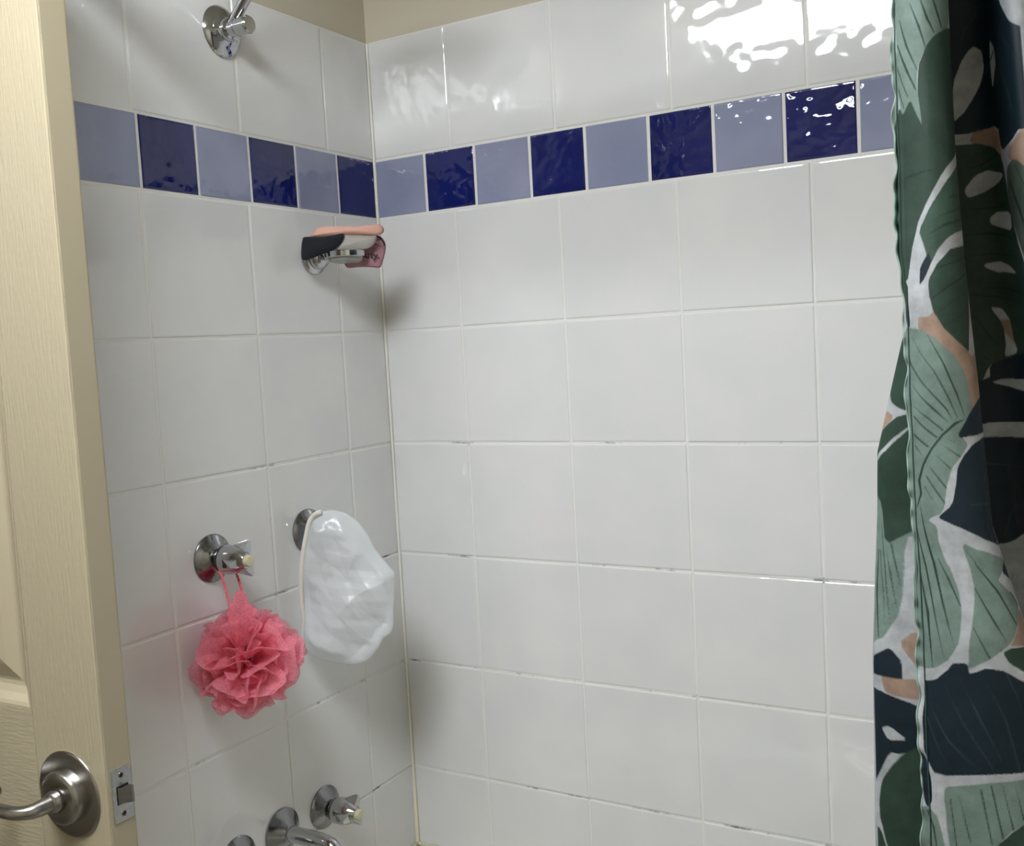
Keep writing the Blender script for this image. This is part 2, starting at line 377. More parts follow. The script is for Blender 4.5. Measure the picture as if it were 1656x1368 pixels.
def spout():
    y, z = -.3500, Z0-.973
    t = empty('bath_spout', (0, y, z), 'curved chrome bath spout between the two lower taps', 'spout')
    obj('flange', *lathe((0, y, z), (1, 0, 0), [(.0005, .0365), (.003, .0365), (.006, .0320), (.013, .0210), (.019, .0150), (.021, .0125)], 48, cap0=False), CHROME_DULL, t, smooth=True, sharp=.7)
    p = smooth_path([(.012, y, z), (.04, y, z), (.085, y, z-.001), (.103, y, z-.008), (.1105, y, z-.026), (.111, y, z-.050)], 8)
    obj('spout_tube', *tube(p, .0128, 28), CHROME, t, smooth=True, sharp=.9)
    obj('outlet_ring', *lathe((.111, y, z-.046), (0, 0, -1), [(0, .0135), (.001, .0145), (.008, .0145), (.009, .0125)], 28), CHROME, t, smooth=True, sharp=.7)
spout()
def shower():
    y, z = -.352, Z0+.246
    t = empty('shower_arm', (0, y, z), 'chrome shower arm rising from a round wall flange above the blue band', 'shower')
    obj('flange', *lathe((0, y, z), (1, 0, 0), [(.0005, .0360), (.002, .0372), (.004, .0360), (.008, .0310), (.011, .0250), (.0135, .0190), (.015, .0175)], 48, cap0=False), CHROME, t, smooth=True, sharp=.7)
    obj('knuckle', *lathe((0, y, z), (1, 0, 0), [(.012, .0165), (.016, .0168), (.020, .0150), (.022, .0115), (.030, .0105), (.032, .0125), (.056, .0125), (.058, .0112), (.0585, .006)], 36), CHROME, t, smooth=True, sharp=.5)
    for w in (.034, .0545): obj('knuckle_ring', *lathe((w-.001, y, z), (1, 0, 0), [(0, .0127), (.0006, .0132), (.0014, .0132), (.002, .0127)], 36), CHROME, t, smooth=True)
    p = smooth_path([(.020, y, z+.004), (.042, y-.001, z+.024), (.072, y-.002, z+.053), (.120, y-.004, z+.098), (.165, y-.006, z+.120), (.205, y-.008, z+.122)], 8)
    obj('arm_tube', *tube(p, .0082, 20), CHROME, t, smooth=True, sharp=.9)
    d = Vector((.75, 0, -.66))
    obj('shower_head', *lathe(Vector((.205, y-.008, z+.122)), d, [(-.004, .011), (.012, .012), (.02, .016), (.045, .036), (.058, .040), (.062, .038)], 40), CHROME, t, smooth=True, sharp=.7)
    f = obj('spray_face', *lathe(Vector((.205, y-.008, z+.122))+d.normalized()*.0615, d, [(0, .036), (.0015, .034)], 36), mat('grey_rubber', srgb(120, 122, 124), .6), t, smooth=True, sharp=.5)
shower()

# ------------------------------------------------------------------ soap dish with wash cloths
def ray(px, py):
    return (FW + RT*((px-828)/FPX) - UP*((py-684)/FPX)).normalized()
def at(px, py, p0, nrm):
    """the point of the plane through p0 with normal nrm seen along the survey ray of a measured point"""
    d = ray(px, py); nrm = Vector(nrm); p0 = Vector(p0)
    return CAM + d*((p0-CAM).dot(nrm)/d.dot(nrm))
SD = Vector((0, -.184, Z0-.075))
def soap_dish():
    t = empty('soap_dish', SD, 'chrome ring soap dish on a round wall flange below the blue band', 'soap dish')
    obj('flange', *lathe(SD, (1, 0, 0), [(.0005, .0285), (.004, .0290), (.007, .0270), (.009, .0215), (.0095, .0180), (.012, .0205), (.020, .0190), (.026, .0120), (.027, .0060)], 44, cap0=False), CHROME, t, smooth=True, sharp=.8)
    c = SD+Vector((.069, 0, -.002)); R = .0310
    V, F = [], []; n = 56
    for k in range(n):
        a = 2*math.pi*k/n
        for r, h in ((R, -.0045), (R+.0022, -.0035), (R+.0022, .0045), (R, .0055), (R-.003, .0045), (R-.003, -.0035)): V.append(c+Vector((r*math.cos(a), r*math.sin(a), h)))
        for j in range(6): F.append((k*6+j, k*6+(j+1) % 6, ((k+1) % n)*6+(j+1) % 6, ((k+1) % n)*6+j))
    obj('holder_ring', V, F, CHROME, t, smooth=True, sharp=.6)
    obj('holder_arm', *tube([SD+Vector((.018, 0, 0)), SD+Vector((.040, 0, -.001))], .0070, 18), CHROME, t, smooth=True, sharp=.8)
    obj('dish', *lathe(c+Vector((0, 0, .003)), (0, 0, -1), [(0, .0275), (.003, .0282), (.009, .0275), (.0135, .0250), (.0155, .0200), (.0160, .010)], 48), FROST, t, smooth=True, sharp=.9, label='frosted glass dish')
soap_dish()

def cushion(outline, nrm, thick, rings=9, amp=.001, sc=60, k=4, bulge=None):
    """closed soft shell: star shaped outline in 3D swelling to +-thick/2 along nrm"""
    P = smooth_path(list(outline)+[outline[0]], k)[:-1]; n = len(P); nrm = Vector(nrm).normalized()
    c = sum(P, Vector())/n; V, F = [], []
    prof = [1.0]+[math.cos(math.radians(90*i/rings))**.9 if i < rings else 0 for i in range(1, rings)]
    def level(i): return math.sin(math.radians(90*i/rings))**.6
    for side in (1, -1):
        for i in range(rings):
            if side == -1 and i == 0: continue
            s = 1-(i/rings)
            for p in P:
                q = c+(p-c)*s; h = thick/2*level(i)*side
                q = q+nrm*h; dn = noise.noise(q*sc)*amp+noise.noise(q*sc*2.3)*amp*.4
                V.append(q+nrm*dn*(1 if i else .3))
        V.append(c+nrm*thick/2*side+nrm*noise.noise(c*sc)*amp)
    def idx(side, i, j):
        j %= n
        if side == 1: return i*n+j
        return j if i == 0 else rings*n+1+(i-1)*n+j
    for side in (1, -1):
        for i in range(rings-1):
            for j in range(n): F.append((idx(side, i, j), idx(side, i, j+1), idx(side, i+1, j+1), idx(side, i+1, j)))
        cc = rings*n if side == 1 else rings*n+1+(rings-1)*n
        for j in range(n): F.append((idx(side, rings-1, j), idx(side, rings-1, j+1), cc))
    return V, F
def cloths():
    N = Vector((.62, -.78, .02)); base = SD+Vector((.066, -.01, .025))
    A = lambda pts, off: [at(x, y, base+N*off, N) for x, y in pts]
    # mauve mitt hangs at the back right, printed word on its face
    t = empty('face_cloth', base+Vector((.03, .02, 0)), 'mauve face cloth with black lettering hanging at the right of the soap dish', 'cloth', 'face cloths on the soap dish')
    obj('cloth_body', *cushion(A([(556, 424), (550, 400), (554, 384), (590, 380), (612, 381), (622, 390), (624, 400), (622, 412), (617, 429), (612, 433), (600, 432), (580, 432), (562, 433)], -.017), N, .010, amp=.0012), MAUVEC, t, smooth=True)
    obj('hem_band', *tube(smooth_path(A([(606, 381), (614, 384), (619, 390), (622, 397)], -.0105), 5), .0011, 8), BLACKC, t, smooth=True, label='black edge stitching')
    for q in ([(607, 388), (613, 391), (620, 397)], [(604, 392), (612, 395), (621, 400)]):
        obj('fold_stitch', *tube(smooth_path(A(q, -.0112), 4), .0005, 6), MAUVEC, t, smooth=True)
    # lettering "beauty." : its first letters are hidden behind the dish
    cu = bpy.data.curves.new('lettering', 'FONT'); cu.body = 'beauty.'; cu.size = .0158; cu.extrude = .0003; cu.offset = .00022; cu.align_x = 'RIGHT'; cu.space_character = 1.04
    tmp = bpy.data.objects.new('tmp', cu); COL.objects.link(tmp); bpy.context.view_layer.update()
    me = bpy.data.meshes.new_from_object(tmp.evaluated_get(bpy.context.evaluated_depsgraph_get())); bpy.data.objects.remove(tmp)
    e = at(614.5, 418.5, base+N*(-.0090), N); X = (at(614, 419.5, base+N*(-.0105), N)-at(588, 417.5, base+N*(-.0105), N)).normalized(); Zz = N.cross(X).normalized()
    if Zz.z < 0: Zz = -Zz
    for v in me.vertices: v.co = X*v.co.x+Zz*v.co.y+N*v.co.z
    me.materials.clear(); me.materials.append(INK); me.name = 'lettering'
    o = bpy.data.objects.new('lettering', me); COL.objects.link(o); o.parent = t; o.location = e-ORG[t]; o['label'] = 'black printed lettering'
    # black mitt at the front left with its grey lining turned out on the right
    t = empty('face_cloth', base+Vector((-.03, -.02, 0)), 'black face cloth with grey lining draped over the front of the soap dish', 'cloth', 'face cloths on the soap dish')
    obj('cloth_body', *cushion(A([(488, 419), (487, 406), (489, 388), (494, 383), (520, 383), (540, 380), (556, 378), (552, 392), (536, 406), (520, 411), (505, 418), (493, 421)], .010), N, .014, amp=.0009), BLACKC, t, smooth=True)
    obj('lining', *cushion(A([(553, 379), (575, 380), (600, 381), (609, 382), (607, 391), (602, 398), (592, 403), (570, 405), (535, 405), (543, 394)], .004), N, .008, amp=.0006), GREYC, t, smooth=True, label='grey lining turned outwards')
    t = empty('face_cloth', base+Vector((0, 0, .02)), 'peach rolled cloth lying on top of the black and mauve cloths', 'cloth', 'face cloths on the soap dish')
    obj('cloth_body', *cushion(A([(501, 382), (507, 374), (517, 367), (540, 366), (575, 366), (605, 363), (616, 364), (621, 371), (617, 379), (600, 382), (560, 383), (530, 385)], -.002), N, .026, amp=.0008), PEACHC, t, smooth=True)
cloths()

# ------------------------------------------------------------------ shower cap hooked over the upper right tap
def shower_cap():
    c0 = Vector((.086, -.249, Z0-.61)); N = Vector((.44, -.898, 0))
    A = lambda pts, off=0: [at(x, y, c0+N*off, N) for x, y in pts]
    t = empty('shower_cap', c0, 'crumpled translucent white plastic shower cap hooked over the upper right tap', 'shower cap')
    out = A([(505, 836), (520, 827), (540, 825), (562, 831), (580, 845), (597, 868), (610, 893), (626, 912), (638, 926), (639, 950), (637, 990), (635, 1020), (620, 1032), (612, 1048), (596, 1066), (575, 1074), (550, 1073), (520, 1066), (499, 1054), (490, 1030), (487, 1000), (486, 955), (488, 915), (493, 875)])
    k = 10; P = smooth_path(out+[out[0]], k)[:-1]; n = len(P); c = sum(P, Vector())/n; rings = 60; V, F = [], []
    rc = random.Random(5)
    WV = [(Vector((rc.uniform(-1, 1), rc.uniform(-1, 1), rc.uniform(-1, 1))).normalized(), fr, am, rc.uniform(0, 1)) for fr, am in ((6.5, .0110), (9, .0095), (12.5, .0075), (17, .0055), (24, .0036), (36, .0020), (60, .0009))]
    def crumple(q, s):
        d = 0; w = noise.noise(q*13+Vector((s*4, 0, 2)))*.28+noise.noise(q*31)*.05
        for nv, fr, am, ph in WV:
            x = (q.dot(nv)*fr+ph+w+s*.37) % 1.0
            d += am*(abs(2*x-1)-.5)
        return d
    def lev(f): return math.sin(math.radians(90*f))**.55
    for side in (1, -1):
        for i in range(rings):
            if side == -1 and i == 0: continue
            f = i/rings
            for p in P:
                q = c+(p-c)*(1-f)
                a = min(1, f*5)
                q2 = q+N*(.024*lev(f)*side)+N*crumple(q, side)*a
                edge = noise.noise(q*70)*.0012
                V.append(q2+(p-c).normalized()*edge)
        V.append(c+N*.024*side+N*crumple(c, side))
    def idx(side, i, j):
        j %= n
        if side == 1: return i*n+j
        return j if i == 0 else rings*n+1+(i-1)*n+j
    for side in (1, -1):
        for i in range(rings-1):
            for j in range(n): F.append((idx(side, i, j), idx(side, i, j+1), idx(side, i+1, j+1), idx(side, i+1, j)))
        cc = rings*n if side == 1 else rings*n+1+(rings-1)*n
        for j in range(n): F.append((idx(side, rings-1, j), idx(side, rings-1, j+1), cc))
    V = [Vector((max(v.x, .003), min(v.y, -.004), v.z)) for v in V]
    obj('cap_film', V, F, CAPM, t, smooth=True)
    el = smooth_path(A([(520, 828), (508, 833), (500, 846), (495, 868), (491, 890), (488, 915), (487, 945), (488, 975), (491, 1000), (490, 1020), (489, 1040)], .008), 6)
    el = [Vector((max(v.x, .006), v.y, v.z)) for v in el]
    obj('elastic_band', *tube(el, lambda f: .0040 if f < .55 else .0040-.0024*(f-.55)/.45, 12), ELASTIC, t, smooth=True)
shower_cap()

# ------------------------------------------------------------------ pink bath puff
def puff():
    C = Vector((.072, -.4640, Z0-.655)); R = .080
    t = empty('bath_puff', C, 'pink mesh bath puff hanging by its cord from the upper left tap', 'bath puff')
    rg = random.Random(12); V, F = [], []; NP = 120; NU, NV = 23, 12
    def fix(P):
        P.x = max(P.x, .004+.003*abs(noise.noise(P*50))); return P
    for i in range(NP):
        y = 1-2*(i+.5)/NP; a = i*2.399963+rg.uniform(-.2, .2); r = math.sqrt(1-y*y)
        d = Vector((r*math.cos(a), r*math.sin(a), y)); _, p, q = frame(d)
        th = rg.uniform(0, math.pi); A = p*math.cos(th)+q*math.sin(th); B = d.cross(A)
        W = rg.uniform(.34, .64); R1 = R*rg.uniform(.80, 1.04); fold = rg.uniform(.14, .32); ph = rg.uniform(0, 6.28); nf = rg.choice((.75, 1.0, 1.5)); curl = rg.uniform(-.30, .30)
        b = len(V)
        for u in range(NU):
            uu = 2*u/(NU-1)-1
            for v in range(NV):
                f = v/(NV-1)
                off = fold*math.sin(math.pi*nf*uu+ph)*f+curl*f*f
                dd = (d+A*math.tan(W*uu)*(.35+.65*f)+B*off).normalized()
                tip = math.sqrt(max(0, 1-.55*uu*uu*uu*uu-.22*uu*uu))
                rad = .010+(R1*tip-.010)*f
                P = C+dd*rad; n3 = P*48+Vector((i*3.1, 0, 0))
                P = P+Vector((noise.noise(n3), noise.noise(n3+Vector((9, 0, 0))), noise.noise(n3+Vector((0, 9, 0)))))*.0055*f
                V.append(fix(P))
        for u in range(NU-1):
            for v in range(NV-1): F.append((b+u*NV+v, b+(u+1)*NV+v, b+(u+1)*NV+v+1, b+u*NV+v+1))
    obj('mesh_ruffles', V, F, PINKNET, t, smooth=True)
    # tuft pulled up towards the tap
    V, F = [], []; top = Vector((.070, -.470, Z0-.555)); nu, nv = 26, 12
    for i in range(nu):
        a = 2*math.pi*i/nu
        for j in range(nv):
            f = j/(nv-1); w = .004+.030*f**.9*(1+.25*math.sin(3*a+1))
            P = top+Vector((.004*f, -.006*f, -.075*f))+Vector((.55, .83, 0))*w*math.cos(a)+Vector((.83, -.55, 0))*w*.35*math.sin(a)
            P += Vector([noise.noise(P*70+Vector((k*5, 0, 0)))*.004 for k in range(3)]); P.x = max(P.x, .004); V.append(P)
    for i in range(nu):
        for j in range(nv-1): F.append((i*nv+j, ((i+1) % nu)*nv+j, ((i+1) % nu)*nv+j+1, i*nv+j+1))
    obj('mesh_tuft', V, F, PINKNET, t, smooth=True)
    # twisted two-strand cord looped over the tap neck
    y0, z0 = -.4485, Z0-.518
    path = smooth_path([(.070, -.482, Z0-.602), (.060, -.478, Z0-.580), (.040, -.468, Z0-.545), (.0215, -.4600, z0-.004), (.0195, -.4560, z0+.008), (.0195, -.4490, z0+.0115), (.0200, -.4400, z0+.008),
                        (.0230, -.4365, z0-.004), (.044, -.4440, Z0-.545), (.060, -.4520, Z0-.575), (.068, -.4560, Z0-.602)], 14)
    for s in (0, 1):
        st = []; L = 0
        for i, p in enumerate(path):
            if i: L += (p-path[i-1]).length
            tt = (path[min(i+1, len(path)-1)]-path[max(i-1, 0)]).normalized(); _, u, w = frame(tt)
            a = L/.0055*2*math.pi*.5+math.pi*s; st.append(p+(u*math.cos(a)+w*math.sin(a))*.0010)
        obj('cord_strand', *tube(st, .00115, 8), PINKCORD, t, smooth=True)
puff()

# ------------------------------------------------------------------ door
DA = Vector((.2284, -.827, 0)); TH = .0265
DU = Vector((-math.cos(TH), -math.sin(TH), 0)); DN = Vector((-math.sin(TH), math.cos(TH), 0))    # u: towards the hinge, n: into the leaf
def D(u, n, z): return DA+DU*u+DN*n+Vector((0, 0, z))
def dmap(m): return [D(*v) for v in m[0]], m[1]
def door():
    T = .0341; W = .775; zb, zt = .012, 2.04; s0 = .1065; mu0, mu1 = .335, .440; s1 = W-.1065
    t = empty('door_1', D(W, T/2, 0), kind='structure')
    def piece(name, u0, u1, z0, z1, m, b=.0012): obj(name, *dmap(box(u0, u1, 0, T, z0, z1, b)), m, t)
    piece('stile', 0, s0, zb, zt, DOORV, .0020); piece('stile', s1, W, zb, zt, DOORV, .0007)
    zl = Z0-.594
    rails = [(zb, .22), (.86, zl), (1.66, 1.76), (1.925, zt)]
    for a, b in rails: piece('rail', s0, s1, a, b, DOORH, .0002)
    pans = [(.22, .86), (zl, 1.66), (1.76, 1.925)]
    for a, b in pans:
        piece('mullion', mu0, mu1, a, b, DOORV, .0002)
        for u0, u1 in ((s0, mu0), (mu1, s1)):
            prof = [(0, 0), (.0025, .0002), (.006, .0018), (.013, .0072), (.020, .0105), (.0245, .0112), (.0275, .0108), (.044, .0050), (.053, .0030), (.056, .0028)]
            V, F = [], []
            for ins, d in prof: V += [D(u0+ins, d, a+ins), D(u1-ins, d, a+ins), D(u1-ins, d, b-ins), D(u0+ins, d, b-ins)]
            for i in range(len(prof)-1):
                for k in range(4): F.append((i*4+k, i*4+(k+1) % 4, i*4+4+(k+1) % 4, i*4+4+k))
            n = len(prof)*4-4; F.append((n, n+1, n+2, n+3)); m = len(V)
            V += [D(u0, T-.002, a), D(u1, T-.002, a), D(u1, T-.002, b), D(u0, T-.002, b)]
            for k in range(4): F.append((k, (k+1) % 4, m+(k+1) % 4, m+k))
            F.append((m+3, m+2, m+1, m))
            obj('door_panel', V, F, DOORP, t)
    # latch on the edge
    obj('edge_band', *dmap(box(-.0003, .001, .0024, T-.0024, zb+.002, zt-.002, .0003)), DOORP, t)
    cz = Z0-.7053+.0285; c = D(-.0003, .0062+.0125, cz)
    lp = obj('latch_plate', *dmap(box(-.0011, .001, .0062, .0312, cz-.0285, cz+.0285, .0004)), STEEL, t)
    bt = [(-.0010, .0125, cz-.0085), (-.0010, .0255, cz-.0085), (-.0105, .0255, cz-.0085), (-.0105, .0230, cz-.0085), (-.0010, .0125, cz+.0085), (-.0010, .0255, cz+.0085), (-.0105, .0255, cz+.0085), (-.0105, .0230, cz+.0085)]
    obj('latch_opening', *dmap(box(-.00125, -.0008, .0112, .0265, cz-.0098, cz+.0098)), BLACKHOLE, lp)
    obj('latch_bolt', [D(*p) for p in bt], [(0, 1, 2, 3), (7, 6, 5, 4), (0, 4, 5, 1), (1, 5, 6, 2), (2, 6, 7, 3), (3, 7, 4, 0)], CHROME_DULL, lp)
    for s in (-1, 1):
        o = D(-.0011, .0187, cz+s*.0205)
        obj('screw', *lathe(o, -DU, [(-.0003, .0036), (.0004, .0034), (.0006, .0026), (-.0001, .0018)], 20), NICKEL, lp, smooth=True, sharp=.5)
        obj('screw_recess', *lathe(o, -DU, [(.00045, .0019), (.00062, .0018)], 12), BLACKHOLE, lp)
    # lever set
    ro = D(.0565, 0, cz-.0015); out = -DN
    rs = obj('rose_plate', *lathe(ro, out, [(0, .0462), (.0010, .0466), (.0018, .0462), (.0025, .0445), (.0031, .0290)], 64), NICKEL, t, smooth=True, sharp=.25)
    obj('rose_boss', *lathe(ro, out, [(.003, .0292), (.0115, .0288), (.0140, .0278), (.0155, .0260), (.0160, .0235), (.0162, .0140)], 56), NICKEL, rs, smooth=True, sharp=.6)
    q = ro+out*.0160-Vector((0, 0, .0115))-DU*.002
    obj('privacy_hole', *lathe(q, out, [(0, .0021), (.0004, .0019)], 16), BLACKHOLE, rs)
    U = DU; path = smooth_path([ro+out*.012, ro+out*.034, ro+out*.046+U*.003, ro+out*.0535+U*.014, ro+out*.0555+U*.030, ro+out*.0560+U*.055, ro+out*.0560+U*.070, ro+out*.053+U*.080, ro+out*.045+U*.0865, ro+out*.034+U*.088, ro+out*.022+U*.088], 8)
    obj('lever', *tube(path, lambda f: .0092-.0022*min(1, f*4), 26), NICKEL, t, smooth=True, sharp=.9)
    obj('lever_collar', *lathe(ro+out*.016, out, [(0, .0125), (.004, .0118), (.010, .0098)], 32), NICKEL, rs, smooth=True)
    for z in (.25, 1.05, 1.80):
        obj('hinge', *lathe(D(W+.004, -.002, z), (0, 0, 1), [(0, .006), (.09, .006)], 16), NICKEL, t, smooth=True, sharp=.5)
door()
# the leaf's faint scratch and the missing chips of paint on its edge
CZ=[1.0747,1.2026,1.2725,1.3185,1.3685,1.4134,1.4667,1.5193,1.5841,1.6898]
CK=[[[0.9938,-0.7],[1.013,-0.709],[1.0489,-0.714],[1.0787,-0.707],[1.089,-0.694],[1.0825,-0.683],[1.0263,-0.678],[0.9638,-0.672],[0.9552,-0.661],[0.9633,-0.648],[1.0824,-0.632],[1.0945,-0.624],[1.1018,-0.63],[1.1107,-0.652],[1.1216,-0.662]],[[0.9931,-0.7],[1.0101,-0.709],[1.0418,-0.714],[1.0679,-0.707],[1.0769,-0.694],[1.0701,-0.683],[1.0199,-0.678],[0.9644,-0.672],[0.9558,-0.661],[0.9639,-0.648],[1.0692,-0.632],[1.0823,-0.624],[1.0908,-0.63],[1.1,-0.652],[1.111,-0.662]],[[0.993,-0.7],[1.0064,-0.709],[1.0312,-0.714],[1.0516,-0.707],[1.0582,-0.694],[1.051,-0.683],[1.0108,-0.678],[0.9667,-0.672],[0.9582,-0.661],[0.9662,-0.648],[1.049,-0.632],[1.0685,-0.624],[1.0833,-0.63],[1.0928,-0.652],[1.1039,-0.662]],[[0.9914,-0.7],[1.0028,-0.709],[1.0234,-0.714],[1.0402,-0.707],[1.0454,-0.694],[1.0379,-0.683],[1.0049,-0.678],[0.9688,-0.672],[0.9604,-0.661],[0.9683,-0.648],[1.0351,-0.632],[1.0577,-0.624],[1.0757,-0.63],[1.0853,-0.652],[1.0966,-0.662]],[[0.9909,-0.7],[1.0016,-0.709],[1.021,-0.714],[1.0366,-0.707],[1.0414,-0.694],[1.0339,-0.683],[1.0036,-0.678],[0.9705,-0.672],[0.9622,-0.661],[0.9701,-0.648],[1.0308,-0.632],[1.0521,-0.624],[1.0689,-0.63],[1.0788,-0.652],[1.0901,-0.662]],[[0.9902,-0.7],[1.0004,-0.709],[1.0189,-0.714],[1.0337,-0.707],[1.0381,-0.694],[1.0306,-0.683],[1.0067,-0.678],[0.9806,-0.672],[0.9726,-0.661],[0.9804,-0.648],[1.0273,-0.632],[1.0486,-0.624],[1.0653,-0.63],[1.0753,-0.652],[1.0867,-0.662]],[[0.9902,-0.7],[0.9995,-0.709],[1.0163,-0.714],[1.0296,-0.707],[1.0334,-0.694],[1.0258,-0.683],[1.0103,-0.678],[0.9933,-0.672],[0.9855,-0.661],[0.9934,-0.648],[1.0222,-0.632],[1.0435,-0.624],[1.0603,-0.63],[1.0704,-0.652],[1.0819,-0.662]],[[0.9859,-0.7],[0.9954,-0.709],[1.0124,-0.714],[1.0258,-0.707],[1.0296,-0.694],[1.0219,-0.683],[1.0076,-0.678],[0.9919,-0.672],[0.9842,-0.661],[0.992,-0.648],[1.018,-0.632],[1.0384,-0.624],[1.0544,-0.63],[1.0647,-0.652],[1.0763,-0.662]],[[0.9863,-0.7],[0.995,-0.709],[1.0105,-0.714],[1.0227,-0.707],[1.026,-0.694],[1.0183,-0.683],[1.0053,-0.678],[0.9909,-0.672],[0.9832,-0.661],[0.9909,-0.648],[1.0142,-0.632],[1.0336,-0.624],[1.0488,-0.63],[1.0593,-0.652],[1.0709,-0.662]],[[0.9864,-0.7],[0.9945,-0.709],[1.0089,-0.714],[1.0199,-0.707],[1.0228,-0.694],[1.0152,-0.683],[1.0035,-0.678],[0.9905,-0.672],[0.9828,-0.661],[0.9904,-0.648],[1.0108,-0.632],[1.0288,-0.624],[1.0427,-0.63],[1.0533,-0.652],[1.0649,-0.662]]]
